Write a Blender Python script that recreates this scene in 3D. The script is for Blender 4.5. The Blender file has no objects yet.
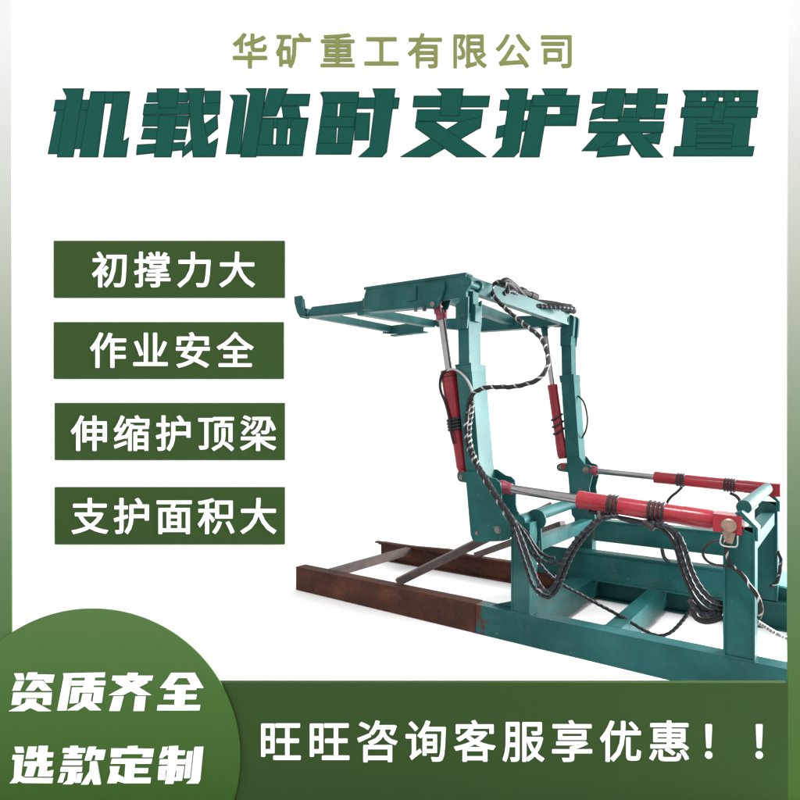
import bpy, bmesh, math, random
from mathutils import Vector, Matrix
random.seed(7)
SC = bpy.context.scene
COL = SC.collection

# ------------------------------------------------------------------ camera
EYE = 1.30                      # eye height, metres
LENS = 594.0 / 800.0 * 36.0
cam_d = bpy.data.cameras.new('camera')
cam = bpy.data.objects.new('camera', cam_d); COL.objects.link(cam)
cam.location = (0, 0, EYE); cam.rotation_euler = (math.radians(90), 0, 0)
cam_d.sensor_width = 36.0; cam_d.lens = LENS
cam_d.shift_y = 24.0 / 800.0
cam_d.clip_start = 0.05; cam_d.clip_end = 200
SC.camera = cam

# ------------------------------------------------------------------ light
W = bpy.data.worlds.new('World'); SC.world = W; W.use_nodes = True
bg = W.node_tree.nodes['Background']
bg.inputs[0].default_value = (1.0, 1.0, 1.0, 1); bg.inputs[1].default_value = 1.6

def area(name, loc, target, sx, sy, watts, col=(1, 1, 1), spread=76):
    d = bpy.data.lights.new(name, 'AREA'); d.shape = 'RECTANGLE'; d.size = sx; d.size_y = sy
    d.energy = watts; d.color = col; d.spread = math.radians(spread)
    o = bpy.data.objects.new(name, d); COL.objects.link(o); o.location = loc
    o.rotation_euler = (Vector(target) - Vector(loc)).to_track_quat('-Z', 'Y').to_euler()
    return o
area('softbox_right', (5.6, 4.0, 1.7), (0.9, 3.1, 1.0), 2.4, 2.4, 330)
area('fill_overhead', (0.75, 2.25, 3.35), (1.35, 3.1, 0.2), 0.9, 0.4, 14, spread=60)  # added fill with no real source, lifts the near faces towards the rear columns

SC.view_settings.view_transform = 'Standard'
SC.view_settings.look = 'None'
SC.view_settings.exposure = 0.0
SC.view_settings.gamma = 1.0
SC.cycles.max_bounces = 8

# ------------------------------------------------------------------ helpers
def tag(o, label=None, cat=None, group=None, kind=None):
    if label: o['label'] = label
    if cat: o['category'] = cat
    if group: o['group'] = group
    if kind: o['kind'] = kind
    return o

def empty(name, loc=(0, 0, 0), rz=0.0, parent=None):
    o = bpy.data.objects.new(name, None); COL.objects.link(o)
    o.location = loc; o.rotation_euler = (0, 0, rz); o.empty_display_size = 0.1
    if parent: o.parent = parent
    return o

def link(name, bm, mats, parent=None, smooth=False, bevel=0.0, segs=2):
    if bevel > 0:
        es = [e for e in bm.edges if len(e.link_faces) == 2 and e.calc_face_angle(0) > 0.6]
        if es:
            bmesh.ops.bevel(bm, geom=es, offset=bevel, segments=segs, affect='EDGES', clamp_overlap=True)
    me = bpy.data.meshes.new(name)
    bmesh.ops.recalc_face_normals(bm, faces=bm.faces)
    bm.to_mesh(me); bm.free()
    if not isinstance(mats, (list, tuple)): mats = [mats]
    for m in mats: me.materials.append(m)
    if smooth:
        for p in me.polygons: p.use_smooth = True
        try: me.set_sharp_from_angle(angle=math.radians(38))
        except Exception: pass
    o = bpy.data.objects.new(name, me); COL.objects.link(o)
    if parent: o.parent = parent
    return o

def extr(bm, pts, vec, mi=0):
    """prism: polygon pts (3D) swept by vec"""
    v = Vector(vec)
    a = [bm.verts.new(p) for p in pts]
    b = [bm.verts.new(Vector(p) + v) for p in pts]
    n = len(pts); fs = [bm.faces.new(a), bm.faces.new(b[::-1])]
    for i in range(n):
        fs.append(bm.faces.new((a[i], b[i], b[(i + 1) % n], a[(i + 1) % n])))
    for f in fs: f.material_index = mi
    return fs

def box(bm, u0, u1, v0, v1, z0, z1, mi=0):
    return extr(bm, [(u0, v0, z0), (u1, v0, z0), (u1, v1, z0), (u0, v1, z0)], (0, 0, z1 - z0), mi)

def plate(bm, pts, v0, v1, mi=0):
    """outline (u, z) standing in a plane of constant v"""
    return extr(bm, [(u, v0, z) for u, z in pts], (0, v1 - v0, 0), mi)

def bar(bm, p0, p1, w, h, mi=0):
    """rectangular bar; w across (level), h in the vertical-ish direction"""
    p0 = Vector(p0); p1 = Vector(p1); d = (p1 - p0).normalized()
    s = d.cross(Vector((0, 0, 1)))
    if s.length < 1e-3: s = Vector((0, 1, 0))
    s.normalize(); t = s.cross(d).normalized()
    q = [p0 + s * a * w / 2 + t * b * h / 2 for a, b in ((-1, -1), (1, -1), (1, 1), (-1, 1))]
    return extr(bm, q, p1 - p0, mi)

def cyl(bm, p0, p1, r0, r1=None, n=28, mi=0):
    r1 = r0 if r1 is None else r1
    p0 = Vector(p0); p1 = Vector(p1); d = (p1 - p0).normalized()
    s = d.orthogonal().normalized(); t = d.cross(s)
    A = [bm.verts.new(p0 + (s * math.cos(k * 2 * math.pi / n) + t * math.sin(k * 2 * math.pi / n)) * r0) for k in range(n)]
    B = [bm.verts.new(p1 + (s * math.cos(k * 2 * math.pi / n) + t * math.sin(k * 2 * math.pi / n)) * r1) for k in range(n)]
    fs = [bm.faces.new(A[::-1]), bm.faces.new(B)]
    for k in range(n): fs.append(bm.faces.new((A[k], A[(k + 1) % n], B[(k + 1) % n], B[k])))
    for f in fs: f.material_index = mi

def lathe(bm, p0, p1, prof, n=32, mi=0):
    """prof: (t along p0->p1 in metres, radius)"""
    p0 = Vector(p0); p1 = Vector(p1); d = (p1 - p0).normalized()
    s = d.orthogonal().normalized(); t = d.cross(s)
    rings = []
    for a, r in prof:
        rings.append([bm.verts.new(p0 + d * a + (s * math.cos(k * 2 * math.pi / n) + t * math.sin(k * 2 * math.pi / n)) * r) for k in range(n)])
    bm.faces.new(rings[0][::-1]).material_index = mi
    bm.faces.new(rings[-1]).material_index = mi
    for A, B in zip(rings, rings[1:]):
        for k in range(n): bm.faces.new((A[k], A[(k + 1) % n], B[(k + 1) % n], B[k])).material_index = mi

def arc(cx, cz, r, a0, a1, n=8):
    return [(cx + r * math.cos(math.radians(a0 + (a1 - a0) * i / n)), cz + r * math.sin(math.radians(a0 + (a1 - a0) * i / n))) for i in range(n + 1)]

def spline(pts, k=8):
    P = [Vector(p) for p in pts]; P = [P[0] * 2 - P[1]] + P + [P[-1] * 2 - P[-2]]
    out = []
    for i in range(1, len(P) - 2):
        for j in range(k):
            t = j / k
            a, b, c, d = P[i - 1], P[i], P[i + 1], P[i + 2]
            out.append(0.5 * ((2 * b) + (c - a) * t + (2 * a - 5 * b + 4 * c - d) * t * t + (3 * b - a - 3 * c + d) * t ** 3))
    out.append(P[-2]); return out

def hose_mesh(bm, pts, r, n=12, k=8, rib=0.0, pitch=0.03):
    """tube with UV.x = metres along, UV.y = turn; optional spiral-guard ridge"""
    S = spline(pts, k)
    if rib:                                            # resample finely for the spiral ridge
        R = [S[0]]; step = pitch / 8
        for a, b in zip(S, S[1:]):
            m = max(1, int((b - a).length / step))
            for j in range(1, m + 1): R.append(a.lerp(b, j / m))
        S = R
    uvl = bm.loops.layers.uv.verify()
    nrm = None; L = 0; rings = []
    for i, p in enumerate(S):
        d = (S[min(i + 1, len(S) - 1)] - S[max(i - 1, 0)])
        if d.length < 1e-7: d = Vector((0, 0, 1))
        d.normalize()
        nrm = d.orthogonal() if nrm is None else nrm - d * nrm.dot(d)
        nrm.normalize(); bt = d.cross(nrm)
        if i: L += (p - S[i - 1]).length
        ring = []
        for q in range(n):
            a = q * 2 * math.pi / n
            ph = math.cos(a - L / pitch * 2 * math.pi) if rib else 0
            rr = r + rib * max(0.0, ph)
            ring.append(bm.verts.new(p + (nrm * math.cos(a) + bt * math.sin(a)) * rr))
        rings.append((ring, L))
    for (A, la), (B, lb) in zip(rings, rings[1:]):
        for q in range(n):
            f = bm.faces.new((A[q], A[(q + 1) % n], B[(q + 1) % n], B[q])); f.smooth = True
            for lp, (x, y) in zip(f.loops, ((la, q / n), (la, (q + 1) / n), (lb, (q + 1) / n), (lb, q / n))):
                lp[uvl].uv = (x, y)
    bm.faces.new(rings[0][0][::-1]); bm.faces.new(rings[-1][0])

# ------------------------------------------------------------------ materials
def mat(name, col, rough=0.5, metal=0.0, var=0.0, scale=6.0, bump=0.0, bscale=60.0, spec=0.5, coat=0.0):
    m = bpy.data.materials.new(name); m.use_nodes = True
    nt = m.node_tree; N = nt.nodes; Lk = nt.links; p = N['Principled BSDF']
    p.inputs['Base Color'].default_value = (*col, 1); p.inputs['Roughness'].default_value = rough
    p.inputs['Metallic'].default_value = metal; p.inputs['Specular IOR Level'].default_value = spec
    if coat:
        p.inputs['Coat Weight'].default_value = coat; p.inputs['Coat Roughness'].default_value = 0.15
    tc = N.new('ShaderNodeTexCoord')
    if var > 0:
        n1 = N.new('ShaderNodeTexNoise'); n1.inputs['Scale'].default_value = scale; n1.inputs['Detail'].default_value = 7
        n1.inputs['Roughness'].default_value = 0.62
        Lk.new(tc.outputs['Object'], n1.inputs['Vector'])
        r = N.new('ShaderNodeValToRGB')
        r.color_ramp.elements[0].position = 0.3; r.color_ramp.elements[1].position = 0.72
        r.color_ramp.elements[0].color = (*[c * (1 - var) for c in col], 1)
        r.color_ramp.elements[1].color = (*[min(1, c * (1 + var)) for c in col], 1)
        Lk.new(n1.outputs['Fac'], r.inputs['Fac']); Lk.new(r.outputs['Color'], p.inputs['Base Color'])
        mr = N.new('ShaderNodeMapRange'); mr.inputs['To Min'].default_value = max(0.05, rough - 0.1); mr.inputs['To Max'].default_value = min(1, rough + 0.12)
        Lk.new(n1.outputs['Fac'], mr.inputs['Value']); Lk.new(mr.outputs['Result'], p.inputs['Roughness'])
    if bump > 0:
        n2 = N.new('ShaderNodeTexNoise'); n2.inputs['Scale'].default_value = bscale; n2.inputs['Detail'].default_value = 4
        Lk.new(tc.outputs['Object'], n2.inputs['Vector'])
        b = N.new('ShaderNodeBump'); b.inputs['Strength'].default_value = bump; b.inputs['Distance'].default_value = 0.003
        Lk.new(n2.outputs['Fac'], b.inputs['Height']); Lk.new(b.outputs['Normal'], p.inputs['Normal'])
    return m

def paint(name, col, under, rough=0.35, chip=0.65, dust=(0.30, 0.33, 0.31)):
    """shop paint: mottled tone, small chips to primer, dust film in blotches, orange-peel bump"""
    m = mat(name, col, rough, 0, 0.30, 3.5, 0.12, 90, 0.10)
    nt = m.node_tree; N = nt.nodes; Lk = nt.links; p = N['Principled BSDF']
    src = p.inputs['Base Color'].links[0].from_socket
    tc = [n for n in N if n.type == 'TEX_COORD'][0]
    d = N.new('ShaderNodeTexNoise'); d.inputs['Scale'].default_value = 1.7; d.inputs['Detail'].default_value = 8; d.inputs['Roughness'].default_value = 0.7
    Lk.new(tc.outputs['Object'], d.inputs['Vector'])
    dr = N.new('ShaderNodeMapRange'); dr.inputs['From Min'].default_value = 0.5; dr.inputs['From Max'].default_value = 0.8
    dr.inputs['To Max'].default_value = 0.30
    Lk.new(d.outputs['Fac'], dr.inputs['Value'])
    mx = N.new('ShaderNodeMixRGB'); mx.inputs[2].default_value = (*dust, 1)
    Lk.new(dr.outputs['Result'], mx.inputs[0]); Lk.new(src, mx.inputs[1])
    c = N.new('ShaderNodeTexNoise'); c.inputs['Scale'].default_value = 26; c.inputs['Detail'].default_value = 5; c.inputs['Roughness'].default_value = 0.75
    Lk.new(tc.outputs['Object'], c.inputs['Vector'])
    cr = N.new('ShaderNodeValToRGB'); cr.color_ramp.elements[0].position = chip; cr.color_ramp.elements[1].position = chip + 0.03
    Lk.new(c.outputs['Fac'], cr.inputs['Fac'])
    m2 = N.new('ShaderNodeMixRGB'); m2.inputs[2].default_value = (*under, 1)
    Lk.new(cr.outputs['Color'], m2.inputs[0]); Lk.new(mx.outputs[0], m2.inputs[1]); Lk.new(m2.outputs[0], p.inputs['Base Color'])
    return m

def rust(name, a, b, c):
    m = mat(name, a, 0.7, 0.0, 0.3, 5, 0.35, 45, 0.12)
    nt = m.node_tree; N = nt.nodes; Lk = nt.links; p = N['Principled BSDF']
    tc = [n for n in N if n.type == 'TEX_COORD'][0]
    mp = N.new('ShaderNodeMapping'); mp.inputs['Scale'].default_value = (0.8, 1.0, 1.0); Lk.new(tc.outputs['Object'], mp.inputs['Vector'])
    n = N.new('ShaderNodeTexNoise'); n.inputs['Scale'].default_value = 4.5; n.inputs['Detail'].default_value = 10; n.inputs['Roughness'].default_value = 0.58
    Lk.new(mp.outputs[0], n.inputs['Vector'])
    r = N.new('ShaderNodeValToRGB'); e = r.color_ramp.elements
    e[0].position = 0.34; e[0].color = (*a, 1); e[1].position = 0.75; e[1].color = (*c, 1)
    x = r.color_ramp.elements.new(0.54); x.color = (*b, 1)
    fn = N.new('ShaderNodeTexNoise'); fn.inputs['Scale'].default_value = 38; fn.inputs['Detail'].default_value = 8; fn.inputs['Roughness'].default_value = 0.7
    Lk.new(tc.outputs['Object'], fn.inputs['Vector'])
    fr = N.new('ShaderNodeMapRange'); fr.inputs['From Min'].default_value = 0.52; fr.inputs['From Max'].default_value = 0.66; Lk.new(fn.outputs['Fac'], fr.inputs['Value'])
    fx = N.new('ShaderNodeMixRGB'); fx.blend_type = 'MIX'; fx.inputs[2].default_value = (0.12, 0.062, 0.045, 1)
    fm = N.new('ShaderNodeMath'); fm.operation = 'MULTIPLY'; fm.inputs[1].default_value = 0.22; Lk.new(fr.outputs['Result'], fm.inputs[0]); Lk.new(fm.outputs[0], fx.inputs[0])
    Lk.new(n.outputs['Fac'], r.inputs['Fac']); Lk.new(r.outputs['Color'], fx.inputs[1]); Lk.new(fx.outputs[0], p.inputs['Base Color'])
    return m

def hosemat(name, c0, c1, pitch, duty, rough=0.45):
    """helical guard: stripes wound round the hose in its own UVs"""
    m = bpy.data.materials.new(name); m.use_nodes = True
    nt = m.node_tree; N = nt.nodes; Lk = nt.links; p = N['Principled BSDF']; p.inputs['Roughness'].default_value = rough; p.inputs['Specular IOR Level'].default_value = 0.2
    uv = N.new('ShaderNodeUVMap'); sp = N.new('ShaderNodeSeparateXYZ'); Lk.new(uv.outputs[0], sp.inputs[0])
    a = N.new('ShaderNodeMath'); a.operation = 'DIVIDE'; a.inputs[1].default_value = pitch; Lk.new(sp.outputs['X'], a.inputs[0])
    b = N.new('ShaderNodeMath'); b.operation = 'SUBTRACT'; Lk.new(a.outputs[0], b.inputs[0]); Lk.new(sp.outputs['Y'], b.inputs[1])
    f = N.new('ShaderNodeMath'); f.operation = 'FRACT'; Lk.new(b.outputs[0], f.inputs[0])
    g = N.new('ShaderNodeMath'); g.operation = 'LESS_THAN'; g.inputs[1].default_value = duty; Lk.new(f.outputs[0], g.inputs[0])
    tc = N.new('ShaderNodeTexCoord'); nz = N.new('ShaderNodeTexNoise'); nz.inputs['Scale'].default_value = 22; nz.inputs['Detail'].default_value = 3
    Lk.new(tc.outputs['Object'], nz.inputs['Vector'])
    wr = N.new('ShaderNodeMapRange'); wr.inputs['From Min'].default_value = 0.38; wr.inputs['From Max'].default_value = 0.58; Lk.new(nz.outputs['Fac'], wr.inputs['Value'])
    ml = N.new('ShaderNodeMath'); ml.operation = 'MULTIPLY'; Lk.new(g.outputs[0], ml.inputs[0]); Lk.new(wr.outputs['Result'], ml.inputs[1])
    mx = N.new('ShaderNodeMixRGB'); mx.inputs[1].default_value = (*c0, 1); mx.inputs[2].default_value = (*c1, 1)
    Lk.new(ml.outputs[0], mx.inputs[0]); Lk.new(mx.outputs[0], p.inputs['Base Color'])
    return m

def gradient(name, stops, axis='Z', rough=0.5):
    """printed panel whose ink runs through the given stops (object height in metres, colour)"""
    m = bpy.data.materials.new(name); m.use_nodes = True
    nt = m.node_tree; N = nt.nodes; Lk = nt.links; p = N['Principled BSDF']; p.inputs['Roughness'].default_value = rough
    p.inputs['Specular IOR Level'].default_value = 0.04
    tc = N.new('ShaderNodeTexCoord'); sp = N.new('ShaderNodeSeparateXYZ'); Lk.new(tc.outputs['Object'], sp.inputs[0])
    lo, hi = stops[0][0], stops[-1][0]
    mr = N.new('ShaderNodeMapRange'); mr.inputs['From Min'].default_value = lo; mr.inputs['From Max'].default_value = hi
    Lk.new(sp.outputs[axis], mr.inputs['Value'])
    r = N.new('ShaderNodeValToRGB'); Lk.new(mr.outputs['Result'], r.inputs['Fac'])
    e = r.color_ramp.elements; e[0].color = (*stops[0][1], 1); e[1].color = (*stops[-1][1], 1)
    for z, c in stops[1:-1]:
        x = e.new((z - lo) / (hi - lo)); x.color = (*c, 1)
    Lk.new(r.outputs['Color'], p.inputs['Base Color'])
    return m

def srgb(r, g, b, k=1.0):
    f = lambda c: (c / 255 / 12.92 if c <= 10 else ((c / 255 + 0.055) / 1.055) ** 2.4) * k
    return (f(r), f(g), f(b))

KP = 0.60          # paints are this much darker than they read, the light being above unit strength
M = {}
M['teal'] = paint('teal_paint', (0.0095, 0.062, 0.061), (0.08, 0.12, 0.12), dust=(0.11, 0.15, 0.14))
M['rust'] = rust('rusty_steel', (0.026, 0.012, 0.009), (0.052, 0.019, 0.013), (0.098, 0.034, 0.019))
def bleed(src_name, edge, a, b):
    """copy of the rail paint that gives out raggedly towards the bare rusty half"""
    m = M[src_name].copy(); m.name = 'teal_paint_over_rust'; nt = m.node_tree; N = nt.nodes; Lk = nt.links; p = N['Principled BSDF']
    src = p.inputs['Base Color'].links[0].from_socket
    tc = [n for n in N if n.type == 'TEX_COORD'][0]
    sp = N.new('ShaderNodeSeparateXYZ'); Lk.new(tc.outputs['Object'], sp.inputs[0])
    n = N.new('ShaderNodeTexNoise'); n.inputs['Scale'].default_value = 14; n.inputs['Detail'].default_value = 8; Lk.new(tc.outputs['Object'], n.inputs['Vector'])
    q = N.new('ShaderNodeMath'); q.operation = 'MULTIPLY_ADD'; q.inputs[1].default_value = 0.34; Lk.new(n.outputs['Fac'], q.inputs[0]); Lk.new(sp.outputs['X'], q.inputs[2])
    mr = N.new('ShaderNodeMapRange'); mr.inputs['From Min'].default_value = edge + .17; mr.inputs['From Max'].default_value = edge + .21; mr.clamp = True
    Lk.new(q.outputs[0], mr.inputs['Value'])
    r = N.new('ShaderNodeMixRGB'); r.inputs[1].default_value = (*a, 1); r.inputs[2].default_value = (*b, 1); Lk.new(n.outputs['Fac'], r.inputs[0])
    x = N.new('ShaderNodeMixRGB'); Lk.new(mr.outputs['Result'], x.inputs[0]); Lk.new(r.outputs[0], x.inputs[1]); Lk.new(src, x.inputs[2])
    Lk.new(x.outputs[0], p.inputs['Base Color']); return m
M['teal_rail'] = bleed('teal', 1.63, (0.026, 0.012, 0.009), (0.090, 0.032, 0.018))
M['pale_teal'] = mat('pale_teal_plate', (0.10, 0.36, 0.34), 0.4, 0, 0.2, 4, 0.1, 90, 0.2)  # paler teal than the other steelwork, used on the far deck plate alone
M['rail_grey'] = mat('mill_scale_steel', (0.065, 0.048, 0.044), 0.6, 0.1, 0.35, 9, 0.2, 60, 0.25)
M['red'] = paint('red_paint', (0.20, 0.010, 0.018), (0.07, 0.015, 0.015), 0.22, 0.72, (0.25, 0.12, 0.11))
M['darkred'] = paint('dark_red_paint', (0.165, 0.008, 0.014), (0.05, 0.01, 0.01), 0.2, 0.74, (0.16, 0.06, 0.06))
for k_ in ('red', 'darkred'): M[k_].node_tree.nodes['Principled BSDF'].inputs['Specular IOR Level'].default_value = 0.26
M['pink'] = mat('red_primer', (0.17, 0.012, 0.035), 0.45, 0.1, 0.3, 12)
M['rod'] = mat('chromed_rod', (0.24, 0.23, 0.235), 0.22, 1.0, 0.2, 5)
M['bolt'] = mat('bolt_steel', (0.12, 0.11, 0.105), 0.4, 0.7, 0.3, 30)
M['pinhead'] = mat('worn_pin_steel', (0.20, 0.13, 0.10), 0.45, 0.5, 0.3, 30)
M['black'] = mat('black_rubber', (0.007, 0.007, 0.009), 0.5, 0, 0.3, 30, 0.2, 60, 0.25)
M['tape'] = mat('dark_cloth_tape', (0.017, 0.015, 0.015), 0.6, 0, 0.5, 40, 0.4, 60, 0.25)
M['guard'] = hosemat('black_white_spiral_guard', (0.007, 0.007, 0.009), (0.30, 0.30, 0.30), 0.075, 0.18)
M['guard_fine'] = hosemat('fine_spiral_guard', (0.007, 0.009, 0.013), (0.030, 0.032, 0.040), 0.036, 0.22)
M['guard_white'] = hosemat('mostly_white_spiral_guard', (0.008, 0.008, 0.008), (0.40, 0.40, 0.40), 0.035, 0.36)
M['whitehose'] = mat('pale_grey_hose', (0.26, 0.26, 0.26), 0.4)
M['wall'] = mat('matt_white_board', (0.88, 0.88, 0.88), 0.7, 0, 0.01, 2, 0, 60, 0.2)
M['dkgreen'] = mat('dark_green_board', srgb(62, 90, 46, KP), 0.6, 0, 0.02, 4, 0.05, 200, 0.04)
M['olive'] = mat('olive_lettering', srgb(150, 157, 92, KP), 0.55, 0, 0.02, 4, 0, 60, 0.04)
M['title'] = mat('dark_teal_lettering', srgb(25, 92, 82, KP), 0.5, 0, 0.02, 4, 0, 60, 0.04)
M['title_edge'] = mat('deep_teal_rim', srgb(15, 70, 60, KP), 0.5, 0, 0.02, 4, 0, 60, 0.04)
M['white'] = mat('white_lettering', (0.86, 0.86, 0.86), 0.5, 0, 0.01, 4, 0, 60, 0.15)
M['steelprop'] = mat('grey_steel_strut', (0.3, 0.3, 0.3), 0.4, 0.6)

# ------------------------------------------------------------------ setting: floor and sweep in one white sheet
WALL_Y = 6.0
def backdrop():
    bm = bmesh.new(); r = 0.07
    prof = [(-6, 0.0), (-2, 0), (0, 0), (2, 0), (4, 0), (WALL_Y - r, 0)]
    prof += [(WALL_Y - r + r * math.sin(math.radians(a)), r - r * math.cos(math.radians(a))) for a in range(9, 91, 9)]
    prof += [(WALL_Y, 3), (WALL_Y, 6.6)]
    rows = [[bm.verts.new((x, y, z)) for x in (-9, -3, 3, 9)] for y, z in prof]
    for A, B in zip(rows, rows[1:]):
        for k in range(3): bm.faces.new((A[k], A[k + 1], B[k + 1], B[k]))
    o = link('studio_backdrop', bm, M['wall'], smooth=True)
    tag(o, 'seamless white floor sweeping up into a white wall', 'backdrop', kind='structure')
    return o
backdrop()

# ------------------------------------------------------------------ writing
UW = WALL_Y / 594.0                     # one layout unit on the wall, metres
def onplane(px, py, Y):                 # layout units (right, down) -> place on an upright panel at distance Y
    return ((px - 400) * Y / 594.0, EYE - (py - 424) * Y / 594.0)

_glyph = {}
def glyph(ch, off, res=3):
    """outline of one character as flat mesh data in em units, centred on its cell"""
    key = (ch, off)
    if key in _glyph: return _glyph[key]
    c = bpy.data.curves.new('glyph', 'FONT'); c.body = ch; c.size = 1.0; c.offset = off; c.resolution_u = res; c.extrude = 0.5
    o = bpy.data.objects.new('glyph', c); COL.objects.link(o)
    dg = bpy.context.evaluated_depsgraph_get(); dg.update()
    me = bpy.data.meshes.new_from_object(o.evaluated_get(dg))
    V = [tuple(v.co) for v in me.vertices]; F = [tuple(p.vertices) for p in me.polygons]
    bpy.data.objects.remove(o); bpy.data.curves.remove(c); bpy.data.meshes.remove(me)
    _glyph[key] = (V, F); return V, F

def type_line(text, x0, pitch, ytop, ybot, Y, proud, thick, m, parent, off=0.012, glyph_w=None, refs='国'):
    """row of raised characters; the em box of the row runs from ytop to ybot (layout units)"""
    V, F = glyph(refs, 0.0)
    ex0, ex1 = min(v[0] for v in V), max(v[0] for v in V); ey0, ey1 = min(v[1] for v in V), max(v[1] for v in V)
    em = (ybot - ytop) / 0.93                      # ink of a full cell is about 0.93 em high
    s = em * Y / 594.0
    cxe, cye = (ex0 + ex1) / 2, (ey0 + ey1) / 2
    for i, ch in enumerate(text):
        V, F = glyph(ch, 0.0)
        X, Z = onplane(x0 + pitch * i + em * 0.5, (ytop + ybot) / 2, Y)
        bm = bmesh.new()
        for c in range(9):                         # heavier weight: the outline nudged round a small circle, each a hair proud of the last
            a = math.radians(11 + 45 * c); dx, dz = (off * math.cos(a), off * math.sin(a)) if c < 8 else (0, 0)
            tk = thick * (0.90 + 0.0125 * c)
            vs = [bm.verts.new(((v[0] - cxe + dx) * s, -proud - (v[2] + 0.5) * tk, (v[1] - cye + dz) * s)) for v in V]
            for f in F:
                try: bm.faces.new([vs[k] for k in f])
                except ValueError: pass
        o = link('character', bm, m, parent)
        o.location = Vector((X, Y, Z)) - parent.location

def inset(poly, d):
    n = len(poly); A = sum(poly[i][0] * poly[(i + 1) % n][1] - poly[(i + 1) % n][0] * poly[i][1] for i in range(n))
    sg = 1 if A > 0 else -1; out = []
    for i in range(n):
        p = Vector(poly[i - 1]); q = Vector(poly[i]); r = Vector(poly[(i + 1) % n])
        e1 = (q - p).normalized(); e2 = (r - q).normalized()
        n1 = Vector((-e1.y, e1.x)) * sg; n2 = Vector((-e2.y, e2.x)) * sg
        b = n1 + n2
        if b.length < 1e-4: out.append(tuple(q)); continue
        b.normalize(); k = d / max(0.45, b.dot(n1))
        out.append(tuple(q + b * k))
    return out

def cut_letter(polys, org, sc, Y, proud, step, parent, m, rim=None, name='character'):
    """display letter sawn from sheet, stroke by stroke; every stroke lies a hair above the last"""
    pts = [p for q in polys for p in q]
    cx = (min(p[0] for p in pts) + max(p[0] for p in pts)) / 2; cy = (min(p[1] for p in pts) + max(p[1] for p in pts)) / 2
    C = onplane(org[0] + cx * sc, org[1] + cy * sc, Y)
    bm = bmesh.new(); k = sc * Y / 594.0
    for i, q in enumerate(polys):
        if rim: q = inset(q, -2.2)
        t = proud + step * (i * 2)
        extr(bm, [((x - cx) * k, 0, -(y - cy) * k) for x, y in q], (0, -t, 0), 1 if rim else 0)
        if rim:
            g = inset(q, rim)
            extr(bm, [((x - cx) * k, -t + 0.0001, -(y - cy) * k) for x, y in g], (0, -step - 0.0001, 0), 0)
    o = link(name, bm, [m, M['title_edge']] if rim else m, parent)
    o.location = Vector((C[0], Y, C[1])) - parent.location
    return o

# company line, olive letters on the wall
X, Z = onplane(400, 70, WALL_Y)
t = empty('lettering_row', (X, WALL_Y, Z))
tag(t, 'thin olive green upright characters along the top of the white wall', 'lettering')
type_line('华矿重工有限公司', 231.5, 43.8, 34.5, 69, WALL_Y - 0.002, 0.0, 0.010, M['olive'], t, off=0.013)

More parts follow.
